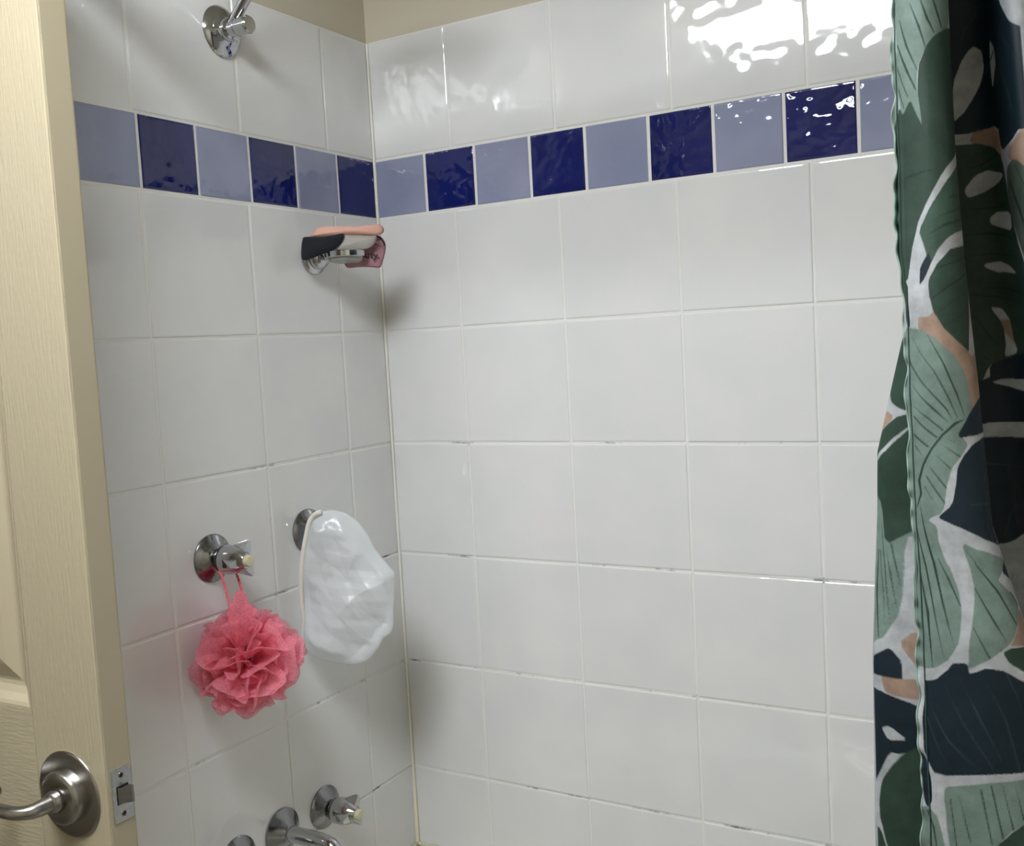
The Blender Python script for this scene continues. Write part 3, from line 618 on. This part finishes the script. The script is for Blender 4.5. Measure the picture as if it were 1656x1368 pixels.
PRINT=[
(0,530,10000,860,10000,860,17600,530,17600),
(0,0,10000,460,10000,460,17600,0,17600),
(0,1000,10000,1430,10000,1430,17600,1000,17600),
(4,1035,17160,1170,17120,1370,16980,1400,16790,1400,16630,1400,16460,1400,16300,1400,16130,1400,15970,1375,15990,1355,15990,1303,15940,1275,15920,1230,15900,1215,15930,1208,16060,1188,16090,1120,16080,1078,16070,1000,16070,1000,16250,1000,16440,1000,16620,1000,16800,1000,16980),
(0,1128,16690,1150,16660,1155,16630,1158,16540,1153,16500,1133,16410,1118,16370,1080,16280,1062,16230,1028,16170,1020,16200,1028,16410,1035,16480,1055,16570,1065,16610,1085,16660,1095,16680,1115,16700),
(0,1203,16710,1220,16650,1225,16610,1225,16520,1215,16480,1200,16380,1195,16380,1193,16500,1193,16570,1198,16690),
(0,1312,16950,1400,16910,1400,16860,1400,16700,1400,16670,1400,16680,1400,16700,1353,16750,1333,16790,1310,16850,1298,16890,1280,16960),
(5,1105,16080,1183,16090,1208,16040,1215,15860,1205,15840,1165,15940,1140,15970,1085,15990,1075,16010,1085,16060),
(5,1400,15990,1373,15990,1355,15970,1303,15920,1280,15900,1262,15840,1270,15810,1298,15790,1318,15770,1368,15710,1390,15740,1400,15940),
(2,1000,15980,1015,15990,1043,15990,1095,15990,1120,15980,1162,15950,1180,15930,1208,15870,1220,15800,1228,15610,1233,15510,1253,15300,1270,15190,1308,14970,1305,14820,1285,14650,1260,14470,1218,14380,1145,14370,1118,14350,1070,14320,1050,14280,1023,14170,1005,14150,1000,14200,1000,14340,1000,14590,1000,14840,1000,15140,1000,15310,1000,15480,1000,15650,1000,15820),
(0,1095,15760,1135,15780,1155,15770,1203,15740,1210,15720,1183,15680,1162,15660,1112,15620,1093,15610,1058,15590,1048,15600,1043,15640,1048,15670,1078,15740),
(0,1130,15430,1155,15460,1173,15460,1215,15450,1230,15420,1230,15330,1215,15310,1173,15340,1158,15350,1133,15370,1125,15390,1125,15410),
(0,1090,15080,1128,15090,1148,15090,1180,15060,1195,15040,1220,14990,1208,14990,1153,15010,1133,15010,1100,15040,1090,15050,1083,15070),
(9,1250,15770,1293,15800,1318,15790,1370,15730,1375,15590,1360,15430,1348,15260,1333,15100,1312,15030,1265,15260,1245,15370,1233,15520,1230,15600,1238,15730),
(8,1248,15670,1290,15460,1335,15270,1340,15280,1305,15460,1255,15670),
(8,1298,15760,1360,15590,1365,15590,1303,15760),
(8,1038,15810,1115,15820,1195,15890,1193,15900,1112,15830,1035,15810),
(8,1038,15510,1120,15490,1223,15500,1120,15500,1038,15510),
(8,1030,15310,1118,15300,1240,15250,1243,15250,1118,15320,1030,15310),
(8,1030,15150,1110,15150,1250,15100,1253,15100,1110,15160,1030,15150),
(7,1045,16610,1085,16830,1165,17000,1162,17000,1083,16830,1045,16610),
(7,1055,16210,1140,16430,1220,16620,1215,16630,1138,16430,1055,16210),
(7,1243,16530,1305,16230,1340,16040,1310,16230,1243,16530),
(7,1208,16870,1310,16630,1400,16410,1312,16630,1210,16870),
(0,1093,14750,1123,14740,1135,14720,1153,14660,1158,14630,1160,14550,1162,14500,1173,14420,1165,14390,1128,14370,1120,14380,1128,14450,1128,14490,1128,14600,1120,14640,1093,14730),
(5,1123,14650,1150,14650,1158,14630,1160,14550,1162,14510,1165,14470,1160,14470,1143,14520,1133,14550,1120,14630),
(8,1028,14710,1062,14550,1118,14420,1120,14420,1068,14550,1030,14710),
(8,1030,14850,1120,14820,1245,14750,1120,14830,1030,14860),
(8,1025,14430,1060,14340,1060,14350,1025,14430),
(8,1065,14900,1155,14880,1255,14820,1258,14830,1158,14890,1065,14900),
(4,1000,14200,1030,14200,1055,14220,1058,14290,1070,14320,1118,14350,1148,14370,1248,14410,1275,14330,1253,14150,1233,13970,1180,13870,1060,13870,1028,13870,1018,13860,1003,13860,1000,13860,1000,13920,1000,14140),
(0,1062,14180,1098,14200,1125,14200,1215,14190,1255,14180,1245,14100,1218,14090,1153,14120,1125,14140,1068,14170),
(4,1000,13770,1003,13760,1038,13760,1168,13750,1200,13640,1175,13400,1155,13170,1115,13020,1018,12940,1000,12930,1000,13000,1000,13040,1000,13140,1000,13210,1000,13430,1000,13660),
(7,1025,13970,1170,13930,1025,13970),
(7,1012,13550,1143,13520,1012,13560),
(7,1008,13350,1078,13360,1008,13350),
(7,1010,12970,1060,13150,1123,13260,1055,13150,1010,12970),
(1,118,16980,288,16940,390,16920,365,16730,340,16670,303,16650,275,16630,220,16560,198,16520,173,16440,165,16390,162,16300,165,16240,175,16070,175,16030,158,16090,150,16120,135,16200,125,16200,95,16130,85,16120,73,16170,65,16260,58,16530,58,16670,48,16950),
(6,85,16770,118,16580,168,16390,170,16390,128,16580,90,16770),
(6,143,16860,175,16690,205,16540,208,16550,185,16690,145,16860),
(6,180,16910,215,16730,250,16630,255,16630,225,16740,183,16910),
(6,243,16890,268,16760,293,16660,298,16670,280,16760,248,16890),
(6,62,16610,105,16450,155,16270,160,16270,115,16460,70,16610),
(6,55,16460,118,16240,123,16240,62,16460),
(6,58,16320,95,16160,100,16160,65,16320),
(2,383,16690,390,16690,393,16560,393,16380,395,16210,393,16030,393,15880,398,15850,360,15810,278,15720,250,15670,200,15550,178,15490,145,15370,133,15290,107,15130,95,15060,78,14980,62,14960,0,14960,0,15080,18,15310,20,15530,20,15720,12,16010,25,16100,60,16170,73,16170,85,16130,98,16140,125,16200,135,16200,153,16120,162,16080,175,16030,175,16070,165,16240,165,16300,170,16390,175,16440,200,16520,215,16560,248,16610,268,16630,330,16670),
(1,0,16700,40,16630,58,16540,65,16260,60,16160,18,16060,0,16120,0,16290,0,16460,0,16580,0,16690),
(2,0,16050,55,16110,68,16050,75,15880,80,15720,83,15520,83,15300,75,15070,58,14960,0,14960,0,15080,0,15310,0,15540,0,15720,0,15970),
(4,0,16950,45,16930,58,16900,55,16810,38,16800,0,16820,0,16850,0,16930),
(8,85,15680,158,15700,238,15720,158,15710,83,15690),
(3,390,15710,393,15550,395,15390,395,15300,330,15280,303,15270,273,15250,255,15230,220,15170,208,15140,183,15070,175,15080,165,15180,160,15220,148,15290,153,15330,185,15440,205,15490,253,15590,280,15640,393,15770),
(6,278,15510,393,15540,395,15550,278,15520),
(6,208,15380,273,15410,393,15450,395,15460,270,15420,208,15380),
(6,168,15260,250,15320,395,15370,395,15380,248,15340,168,15260),
(6,323,15580,395,15590,393,15590,323,15580),
(0,158,15190,135,15090,128,15040,112,14970,105,14950,80,14950,78,14970,93,15040,103,15070,123,15130,133,15150,158,15200),
(4,170,15130,148,15070,140,15040,133,14940,135,14930,150,14960,160,14990,183,15070,185,15100,178,15140),
(2,395,15190,298,15170,268,15160,223,15090,205,15060,175,14980,168,14950,165,14920,165,14900,165,14840,168,14810,173,14740,178,14710,198,14650,212,14610,248,14540,265,14510,300,14460,312,14440,318,14450,328,14530,380,14830,395,14910,395,14960,395,15140,395,15190),
(8,173,14820,245,14900,355,14980,353,14990,243,14910,173,14830),
(8,183,14710,258,14800,365,14880,360,14880,253,14800,180,14710),
(8,212,14630,343,14750,338,14750,210,14630),
(8,250,14540,335,14640,333,14640,248,14540),
(8,200,15030,388,15110,400,15120,200,15040),
(4,23,14960,60,14960,65,14900,60,14690,58,14630,43,14640,35,14660,28,14760,23,14810,12,14930),
(2,0,14960,62,14960,73,14920,60,14770,53,14740,33,14770,20,14810,0,14930),
(5,118,14700,143,14700,153,14700,170,14730,178,14720,198,14650,212,14610,248,14540,265,14510,300,14460,315,14440,333,14410,345,14410,400,14450,398,14400,398,14180,398,14100,310,14030,293,14050,283,14250,273,14320,243,14410,225,14450,185,14520,165,14560,120,14610,107,14630,110,14690),
(1,33,14630,100,14620,125,14610,165,14560,185,14520,225,14450,243,14410,273,14320,283,14270,295,14150,300,14100,298,14040,293,14010,275,13980,265,13950,243,13880,243,13850,262,13800,262,13780,240,13720,227,13690,205,13640,195,13600,180,13510,175,13460,165,13340,155,13300,120,13260,112,13240,135,13210,140,13180,138,13110,140,13070,150,12960,155,12930,160,12910,162,12880,170,12790,173,12740,173,12630,170,12570,160,12430,153,12360,135,12270,125,12230,98,12170,83,12150,50,12130,35,12130,3,12130,0,12160,0,12270,0,12400,0,12600,0,12800,0,12960,15,13240,10,13410,3,13610,0,13810,0,13990,0,14290,0,14410,0,14580),
(6,270,13980,220,13950,173,13870,135,13770,95,13640,70,13530,78,13430,55,13330,60,13330,88,13430,83,13530,105,13640,140,13760,178,13860,223,13930,270,13980),
(6,145,14570,195,14360,235,14150,260,13990,262,13990,240,14160,202,14360,145,14580),
(6,68,14570,158,14320,202,14130,233,13980,235,13980,208,14130,162,14320,70,14570),
(6,45,14390,133,14190,193,14040,215,13970,198,14050,138,14190,50,14400),
(6,58,14230,150,14040,198,13950,200,13950,155,14050,60,14230),
(6,58,14080,128,13980,178,13890,180,13900,130,13990,60,14080),
(6,62,13990,155,13840,158,13850,65,14000),
(6,55,13860,125,13770,128,13780,60,13870),
(6,60,13780,98,13710,100,13710,62,13790),
(6,178,13850,215,13810,218,13810,178,13850),
(6,165,13800,233,13700,235,13710,165,13800),
(6,143,13730,193,13620,195,13630,143,13730),
(6,125,13630,175,13480,178,13490,128,13630),
(6,110,13560,168,13370,170,13380,112,13570),
(6,100,13490,155,13310,103,13490),
(6,227,13900,240,13890,227,13900),
(6,75,13330,90,13130,110,12920,123,12670,145,12320,128,12680,118,12930,98,13130,78,13330),
(6,48,13160,75,12900,95,12590,118,12210,100,12590,83,12900,53,13160),
(6,35,12960,68,12560,78,12150,80,12150,78,12570,38,12960),
(6,128,12970,148,12830,170,12640,173,12640,153,12830,130,12970),
(4,398,14110,368,14110,340,14090,300,14040,280,14000,243,13900,233,13870,233,13850,240,13840,280,13850,300,13850,353,13860,400,13870,398,13910,398,13920,398,13940,398,14060,398,14090,398,14110),
(4,398,13830,360,13830,300,13800,280,13780,248,13720,238,13690,225,13650,218,13610,210,13510,205,13470,195,13390,183,13350,148,13280,150,13260,195,13220,220,13200,268,13150,293,13120,368,13070,400,13050,400,13090,400,13100,400,13110,400,13300,400,13490,398,13700,398,13800,398,13820),
(7,223,13600,400,13570,223,13600),
(7,215,13470,393,13440,400,13440,215,13470),
(7,208,13370,370,13360,365,13370,208,13370),
(7,268,13750,398,13740,268,13750),
(7,400,13060,400,13160,400,13330,400,13160,400,13060),
(1,218,13090,255,13050,278,13040,333,13000,365,12980,400,12930,400,12910,353,12900,333,12880,305,12840,305,12820,330,12770,345,12740,378,12680,383,12630,345,12540,325,12490,288,12400,270,12370,238,12310,223,12280,190,12230,180,12210,170,12200,170,12230,175,12330,180,12400,202,12600,210,12680,218,12780,218,12830,218,12920,215,12970,210,13070),
(6,235,12950,283,12750,328,12510,333,12510,290,12760,238,12950),
(6,218,12780,248,12550,275,12390,253,12560,220,12780),
(6,193,12500,220,12280,223,12290,195,12500),
(6,345,12740,385,12630,395,12630,353,12740),
(6,210,13080,240,12950,243,12950,210,13080),
(5,400,12600,400,12590,400,12540,400,12350,400,12310,368,12350,323,12370,285,12370,283,12380,312,12450,328,12490,360,12590),
(4,380,12940,400,12980,400,12970,400,12920,400,12870,400,12740,400,12720,400,12770,400,12790,400,12810,378,12830,345,12870,343,12890,355,12920),
(2,400,12300,362,12350,320,12360,285,12360,273,12350,258,12330,258,12310,265,12260,273,12240,295,12200,318,12170,400,12070,400,12090,400,12250),
(4,48,12040,80,12060,93,12080,112,12130,123,12160,135,12210,143,12220,162,12230,168,12220,168,12170,170,12160,178,12170,185,12180,205,12210,218,12210,245,12200,258,12180,285,12130,308,12110,400,12050,400,11940,400,11740,368,11550,330,11460,273,11470,250,11460,202,11440,173,11420,103,11360,70,11360,43,11450,33,11500,30,11630,30,11720,38,11970),
(7,105,12090,148,11770,198,11470,200,11470,150,11770,105,12090),
(7,145,12120,180,11820,227,11470,183,11820,145,12120),
(7,193,12170,233,11840,253,11470,255,11470,235,11840,193,12170),
(7,250,12190,275,11870,253,12190),
(7,53,11920,112,11630,175,11440,115,11640,53,11920),
(7,50,11760,88,11540,123,11390,90,11540,53,11770),
(1,98,11250,103,11270,107,11280,118,11290,145,11320,188,11370,235,11400,270,11420,328,11420,348,11380,335,11230,312,11170,260,11100,245,11070,225,11030,218,11000,200,10930,193,10900,188,10870,173,10850,120,10790,103,10810,98,10960,98,11050,95,11200),
(6,110,11190,118,10800,120,10810,112,11190),
(6,128,11270,143,10920,148,10850,145,10930,128,11270),
(6,148,11300,168,10890,148,11300),
(6,170,11310,183,10900,185,10910,173,11310),
(6,190,11350,205,10960,208,10970,193,11350),
(6,215,11360,227,11030,230,11040,215,11370),
(6,240,11380,250,11110,253,11120,240,11380),
(2,310,11160,260,11100,245,11070,225,11020,218,10990,200,10930,193,10900,188,10840,205,10840,283,10870,312,10920,328,11120),
(4,0,11480,25,11470,38,11440,55,11330,58,11270,58,11160,55,11120,40,11070,28,11080,0,11150,0,11220,0,11430),
(1,0,11050,28,11070,45,11070,70,11030,78,10970,90,10810,78,10750,0,10690,0,10750,0,10980),
(6,33,11040,55,10920,65,10770,68,10770,62,10930,38,11050),
(6,0,11010,30,10740,0,11010),
(2,790,14740,712,14680,683,14550,662,14350,650,14150,650,14040,668,14010,680,14020,730,14070,785,14160,790,14430,790,14540,790,14720),
(5,745,14000,705,13970,705,13940,745,13870,790,13830,783,13780,785,13780,785,13850,788,13890,793,13980),
(2,640,14030,658,13990,665,13980,690,13960,705,13930,745,13870,780,13830,783,13750,780,13680,783,13450,783,13370,730,13300,718,13220,705,13010,690,12980,650,13070,638,13100,620,13140,615,13300,618,13500,620,13700,628,13890),
(0,748,13630,705,13700,695,13730,680,13780,670,13810,650,13880,645,13900,645,13910,653,13890,675,13830,688,13800,705,13750,718,13720,773,13630,778,13610,788,13600),
(1,783,13370,730,13300,718,13220,705,13010,690,12980,650,13070,638,13100,620,13140,618,13090,623,12900,630,12850,655,12830,662,12780,665,12590,668,12520,673,12420,680,12370,695,12270,705,12230,765,12160,762,12250,762,12450,770,12640,775,12850,775,13070,783,13280),
(0,650,13040,645,13040,645,13000,640,12860,643,12820,660,12800,662,12820,660,12920,658,12960,653,13030),
(6,700,12940,688,12740,675,12480,675,12490,685,12740,700,12940),
(6,720,13120,703,12800,685,12320,700,12800,718,13120),
(6,723,12920,705,12600,698,12310,703,12600,720,12920),
(6,688,12980,675,12770,668,12650,673,12780,685,12980),
(6,735,12920,738,12590,718,12230,715,12230,728,12590,730,12920),
(6,673,13010,668,12910,673,13010),
(5,668,12230,655,12300,648,12310,638,12260,635,12200,638,12050,640,12020,650,12050,655,12080,668,12180),
(4,758,12060,723,12100,710,12120,690,12160,683,12150,670,12080,668,12030,668,11940,670,11920,690,11930,700,11930,775,11930,762,11960,762,12030),
(5,703,11930,695,11930,680,11930,648,11950,640,11920,640,11820,643,11800,653,11790,660,11790,688,11800,698,11820,705,11910),
(4,755,11820,730,11820,703,11810,660,11760,650,11740,643,11740,640,11690,643,11480,648,11410,668,11350,675,11330,688,11330,695,11290,712,11170,725,11110,758,11010,758,11130,758,11410,758,11680),
(0,705,11520,693,11540,685,11530,668,11470,668,11450,688,11430,695,11440,705,11500),
(0,688,11320,675,11330,678,11300,695,11180,703,11140,712,11080,718,11060,773,10980,775,10990,720,11110,710,11170,695,11290),
(2,668,11350,648,11430,643,11300,645,11110,648,10910,648,10720,655,10560,688,10510,703,10530,715,10690,723,10750,725,10860,723,10920,715,11030,710,11080,695,11170,688,11220,675,11310),
(2,758,10660,728,10660,718,10630,705,10520,708,10480,753,10450,758,10480,758,10630)]

# ------------------------------------------------------------------ shower curtain
def curtain():
    PAL = [srgb(*c) for c in ((228, 231, 230), (150, 174, 160), (58, 86, 70), (74, 106, 86), (12, 42, 55), (205, 172, 148), (48, 78, 64), (58, 84, 88), (30, 56, 50), (98, 112, 98))]
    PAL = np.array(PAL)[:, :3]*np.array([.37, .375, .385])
    zk = np.array(CZ); K = np.array(CK)                       # levels, knots, (x, y)
    nk = K.shape[1]
    # the cloth goes on in soft folds to the right end wall
    ext = 15; xe = np.linspace(0, 1, ext)
    base = K[:, -1]; E = []
    for i in range(1, ext+1):
        f = i/ext; x = base[:, 0]*(1-f)+1.50*f; y = np.full(len(zk), -.690)+(.040 if i % 2 else -.030)*np.ones(len(zk))
        E.append(np.stack([x, y], -1))
    K = np.concatenate([K, np.stack(E, 1)], 1); nk = K.shape[1]
    t = np.concatenate([np.linspace(0, 4.3, 190), np.linspace(4.3, 6.4, 22)[1:], np.linspace(6.4, 8.6, 90)[1:], np.linspace(8.6, 10, 20)[1:], np.linspace(10, 14.3, 170)[1:], np.linspace(14.3, nk-1, 110)[1:]])
    z = np.concatenate([np.linspace(.56, 1.02, 90), np.linspace(1.02, 1.74, 820)[1:], np.linspace(1.74, 1.985, 40)[1:]])
    tt, zz = np.meshgrid(t, z)
    kn = np.stack([np.stack([np.interp(z, zk, K[:, k, c]) for k in range(nk)], -1) for c in (0, 1)], 0)   # 2, nz, nk
    i = np.clip(np.floor(t).astype(int), 0, nk-2); f = t-i
    g = lambda j: kn[:, :, np.clip(j, 0, nk-1)]
    a, b, c, d = g(i-1), g(i), g(i+1), g(i+2)
    XY = .5*((2*b)+(c-a)*f+(2*a-5*b+4*c-d)*f*f+(3*b-3*c+d-a)*f**3)
    X, Y = XY[0].copy(), XY[1].copy()
    rs = np.random.RandomState(4)
    def wob(fr, n=6):
        o = np.zeros_like(zz)
        for _ in range(n): o += np.sin(zz*fr*rs.uniform(.6, 1.6)+tt*rs.uniform(-1.2, 1.2)+rs.uniform(0, 6.28))/n
        return o
    Y += .0045*wob(16)*(tt > .2); Y += .0014*wob(45)
    hemw = np.clip(1-tt/.55, 0, 1)                            # puckers along the stitched hem
    Y += hemw*.0016*np.sin(zz*330+2*np.sin(zz*61)); X += hemw*.0011*np.sin(zz*97+1.7*np.sin(zz*31))+hemw*.0006*np.sin(zz*260)
    Y += .0010*np.exp(-((tt-.62)/.12)**2)*-1
    nz, nt = zz.shape
    V = np.stack([X, Y, zz], -1).reshape(-1, 3)
    q = np.arange((nz-1)*(nt-1)); r, cc = q//(nt-1), q % (nt-1); v0 = r*nt+cc
    Q = np.stack([v0, v0+1, v0+nt+1, v0+nt], -1)
    # printed pattern, painted in cloth coordinates (t, z)
    col = np.zeros((nz*nt, 3)); col[:] = PAL[0]
    acc = col.copy()
    T1, Z1 = tt.ravel(), zz.ravel()
    dt = np.gradient(t)[None, :].repeat(nz, 0).ravel(); dz = np.gradient(z)[:, None].repeat(nt, 1).ravel()
    def fill(C, offt, offz, pts, ci):
        P = np.array(pts); m = np.where((T1 >= P[:, 0].min()-.1) & (T1 <= P[:, 0].max()+.1) & (Z1 >= P[:, 1].min()-.002) & (Z1 <= P[:, 1].max()+.002))[0]
        if len(m) == 0: return
        x = T1[m]+offt*dt[m]; y = Z1[m]+offz*dz[m]; ins = np.zeros(len(m), bool); n = len(P)
        for k in range(n):
            x1, y1 = P[k]; x2, y2 = P[(k+1) % n]
            if y1 == y2: continue
            h = (y1 > y) != (y2 > y)
            ins ^= h & (x < (x2-x1)*(y-y1)/(y2-y1)+x1)
        C[m[ins]] = PAL[ci]
    # generic leaves of the same print for the folds turned away and the cloth above, below and to the right
    leaves = []
    rl = random.Random(21)
    for z0 in np.arange(.16, 2.05, .105):
        for t0 in np.arange(-.6, nk+1, 2.1):
            tc, zc = t0+rl.uniform(-.5, .5), z0+rl.uniform(-.03, .03); L = rl.uniform(.06, .085); Wd = rl.uniform(1.0, 1.5); an = rl.uniform(-.9, .9)
            ci, vi = rl.choice(((1, 6), (2, 8), (4, 7), (3, 6), (4, 7)))
            if rl.random() < .16: ci, vi = 5, 5
            def pt(u, v): return (tc+(u*math.cos(an)-v*math.sin(an))*Wd, zc+(u*math.sin(an)+v*math.cos(an))*L)
            out = [pt(.62*math.sin(s)*(1-.18*math.cos(s)), math.cos(s)) for s in np.linspace(0, 2*math.pi, 26)[:-1]]
            leaves.append((ci, out))
            if ci != 5:
                for k in range(-3, 4):
                    for sd in (-1, 1):
                        vv = k*.24; leaves.append((vi, [pt(0, vv-.03), pt(sd*.5*math.sqrt(max(0, 1-vv*vv)), vv+.22), pt(sd*.5*math.sqrt(max(0, 1-vv*vv)), vv+.25), pt(0, vv+.02)]))
                leaves.append((vi, [pt(-.02, -.95), pt(.02, -.95), pt(.02, .95), pt(-.02, .95)]))
    acc[:] = 0; subs = [(-.25, -.25), (.25, -.25), (-.25, .25), (.25, .25)]
    for ot, oz in subs:
        C = np.zeros((nz*nt, 3)); C[:] = PAL[0]
        for ci, P in leaves: fill(C, ot, oz, P, ci)
        for it in PRINT: fill(C, ot, oz, [(it[k]/100, it[k+1]/10000) for k in range(1, len(it), 2)], it[0])
        acc += C/4
    # watercolour mottling of the print
    mot = 1+.07*wob(70, 9).ravel()+.05*wob(140, 9).ravel()
    acc = np.clip(acc*mot[:, None], 0, 1)
    me = bpy.data.meshes.new('curtain_cloth'); me.vertices.add(len(V)); me.vertices.foreach_set('co', V.ravel())
    me.loops.add(Q.size); me.loops.foreach_set('vertex_index', Q.ravel().astype(np.int32))
    me.polygons.add(len(Q)); me.polygons.foreach_set('loop_start', np.arange(0, Q.size, 4, dtype=np.int32)); me.polygons.foreach_set('loop_total', np.full(len(Q), 4, np.int32))
    me.polygons.foreach_set('use_smooth', np.ones(len(Q), bool)); me.update(calc_edges=True); me.validate()
    ca = me.color_attributes.new('print', 'FLOAT_COLOR', 'POINT'); ca.data.foreach_set('color', np.concatenate([acc, np.ones((len(acc), 1))], 1).ravel())
    m = mat('printed_polyester', (1, 1, 1, 1), .6, Specular_IOR_Level=.3); at_ = node(m, 'ShaderNodeAttribute', attribute_name='print')
    # watercolour blotches of the print
    gp = node(m, 'ShaderNodeNewGeometry'); nn = node(m, 'ShaderNodeTexNoise', Scale=75.0, Detail=6.0, Roughness=.65); link(m, gp, 'Position', nn, 'Vector')
    mr = node(m, 'ShaderNodeMapRange'); mr.inputs['From Min'].default_value = .3; mr.inputs['From Max'].default_value = .7; mr.inputs['To Min'].default_value = .78; mr.inputs['To Max'].default_value = 1.22
    link(m, nn, 'Fac', mr, 'Value'); mx = node(m, 'ShaderNodeVectorMath', operation='SCALE'); link(m, at_, 'Color', mx, 0); link(m, mr, 'Result', mx, 'Scale')
    link(m, mx, 'Vector', bsdf(m), 'Base Color'); b1 = bump(m, 1400, .25, .0004, 2); bump(m, 30, .25, .004, 3, (1, 1, .5), chain=b1)
    me.materials.append(m)
    root = empty('shower_curtain', (1.25, -.70, .56), 'green leaf print shower curtain gathered in folds at the right', 'curtain')
    o = bpy.data.objects.new('cloth_panel', me); COL.objects.link(o); o.parent = root; o.location = -ORG[root]; ORG[o] = Vector()
    # seam: stitched edge of the hem
    j = int(np.argmin(abs(t-.45))); grid = V.reshape(nz, nt, 3)
    pts = [Vector(grid[k, j])+Vector((0, -.0006, 0)) for k in range(0, nz, 4)]
    obj('hem_seam', *tube(pts, .00055, 6), mat('seam_thread', srgb(36, 58, 52), .8), root, smooth=True)
    pts = [Vector(grid[k, 0]) for k in range(0, nz, 3)]
    obj('hem_edge', *tube(pts, .0008, 6), m_edge, root, smooth=True)
    # rod and rings above
    rod = empty('curtain_rod', (.775, -.70, 2.02), 'white curtain rod carrying the leaf print curtain', 'curtain rod')
    obj('rod_tube', *tube([(.012, -.70, 2.02), (1.54, -.70, 2.02)], .0125, 20), CHROME, rod, smooth=True, sharp=.8)
    for x, s in ((0.001, 1), (1.549, -1)): obj('rod_bracket', *lathe((x, -.70, 2.02), (s, 0, 0), [(0, .028), (.006, .028), (.012, .017), (.02, .015)], 28), CHROME, rod, smooth=True, sharp=.6)
    for n_, x in enumerate(np.linspace(1.0, 1.5, 9)):
        ps = [Vector((x+.002*math.sin(a), -.70+.020*math.sin(a), 2.013+.022*math.cos(a))) for a in np.linspace(0, 6.2832, 25)]
        obj('curtain_ring', *tube(ps, .0016, 8), CHROME, root, smooth=True)
m_edge = mat('hem_edge_thread', srgb(120, 140, 128), .8)
curtain()
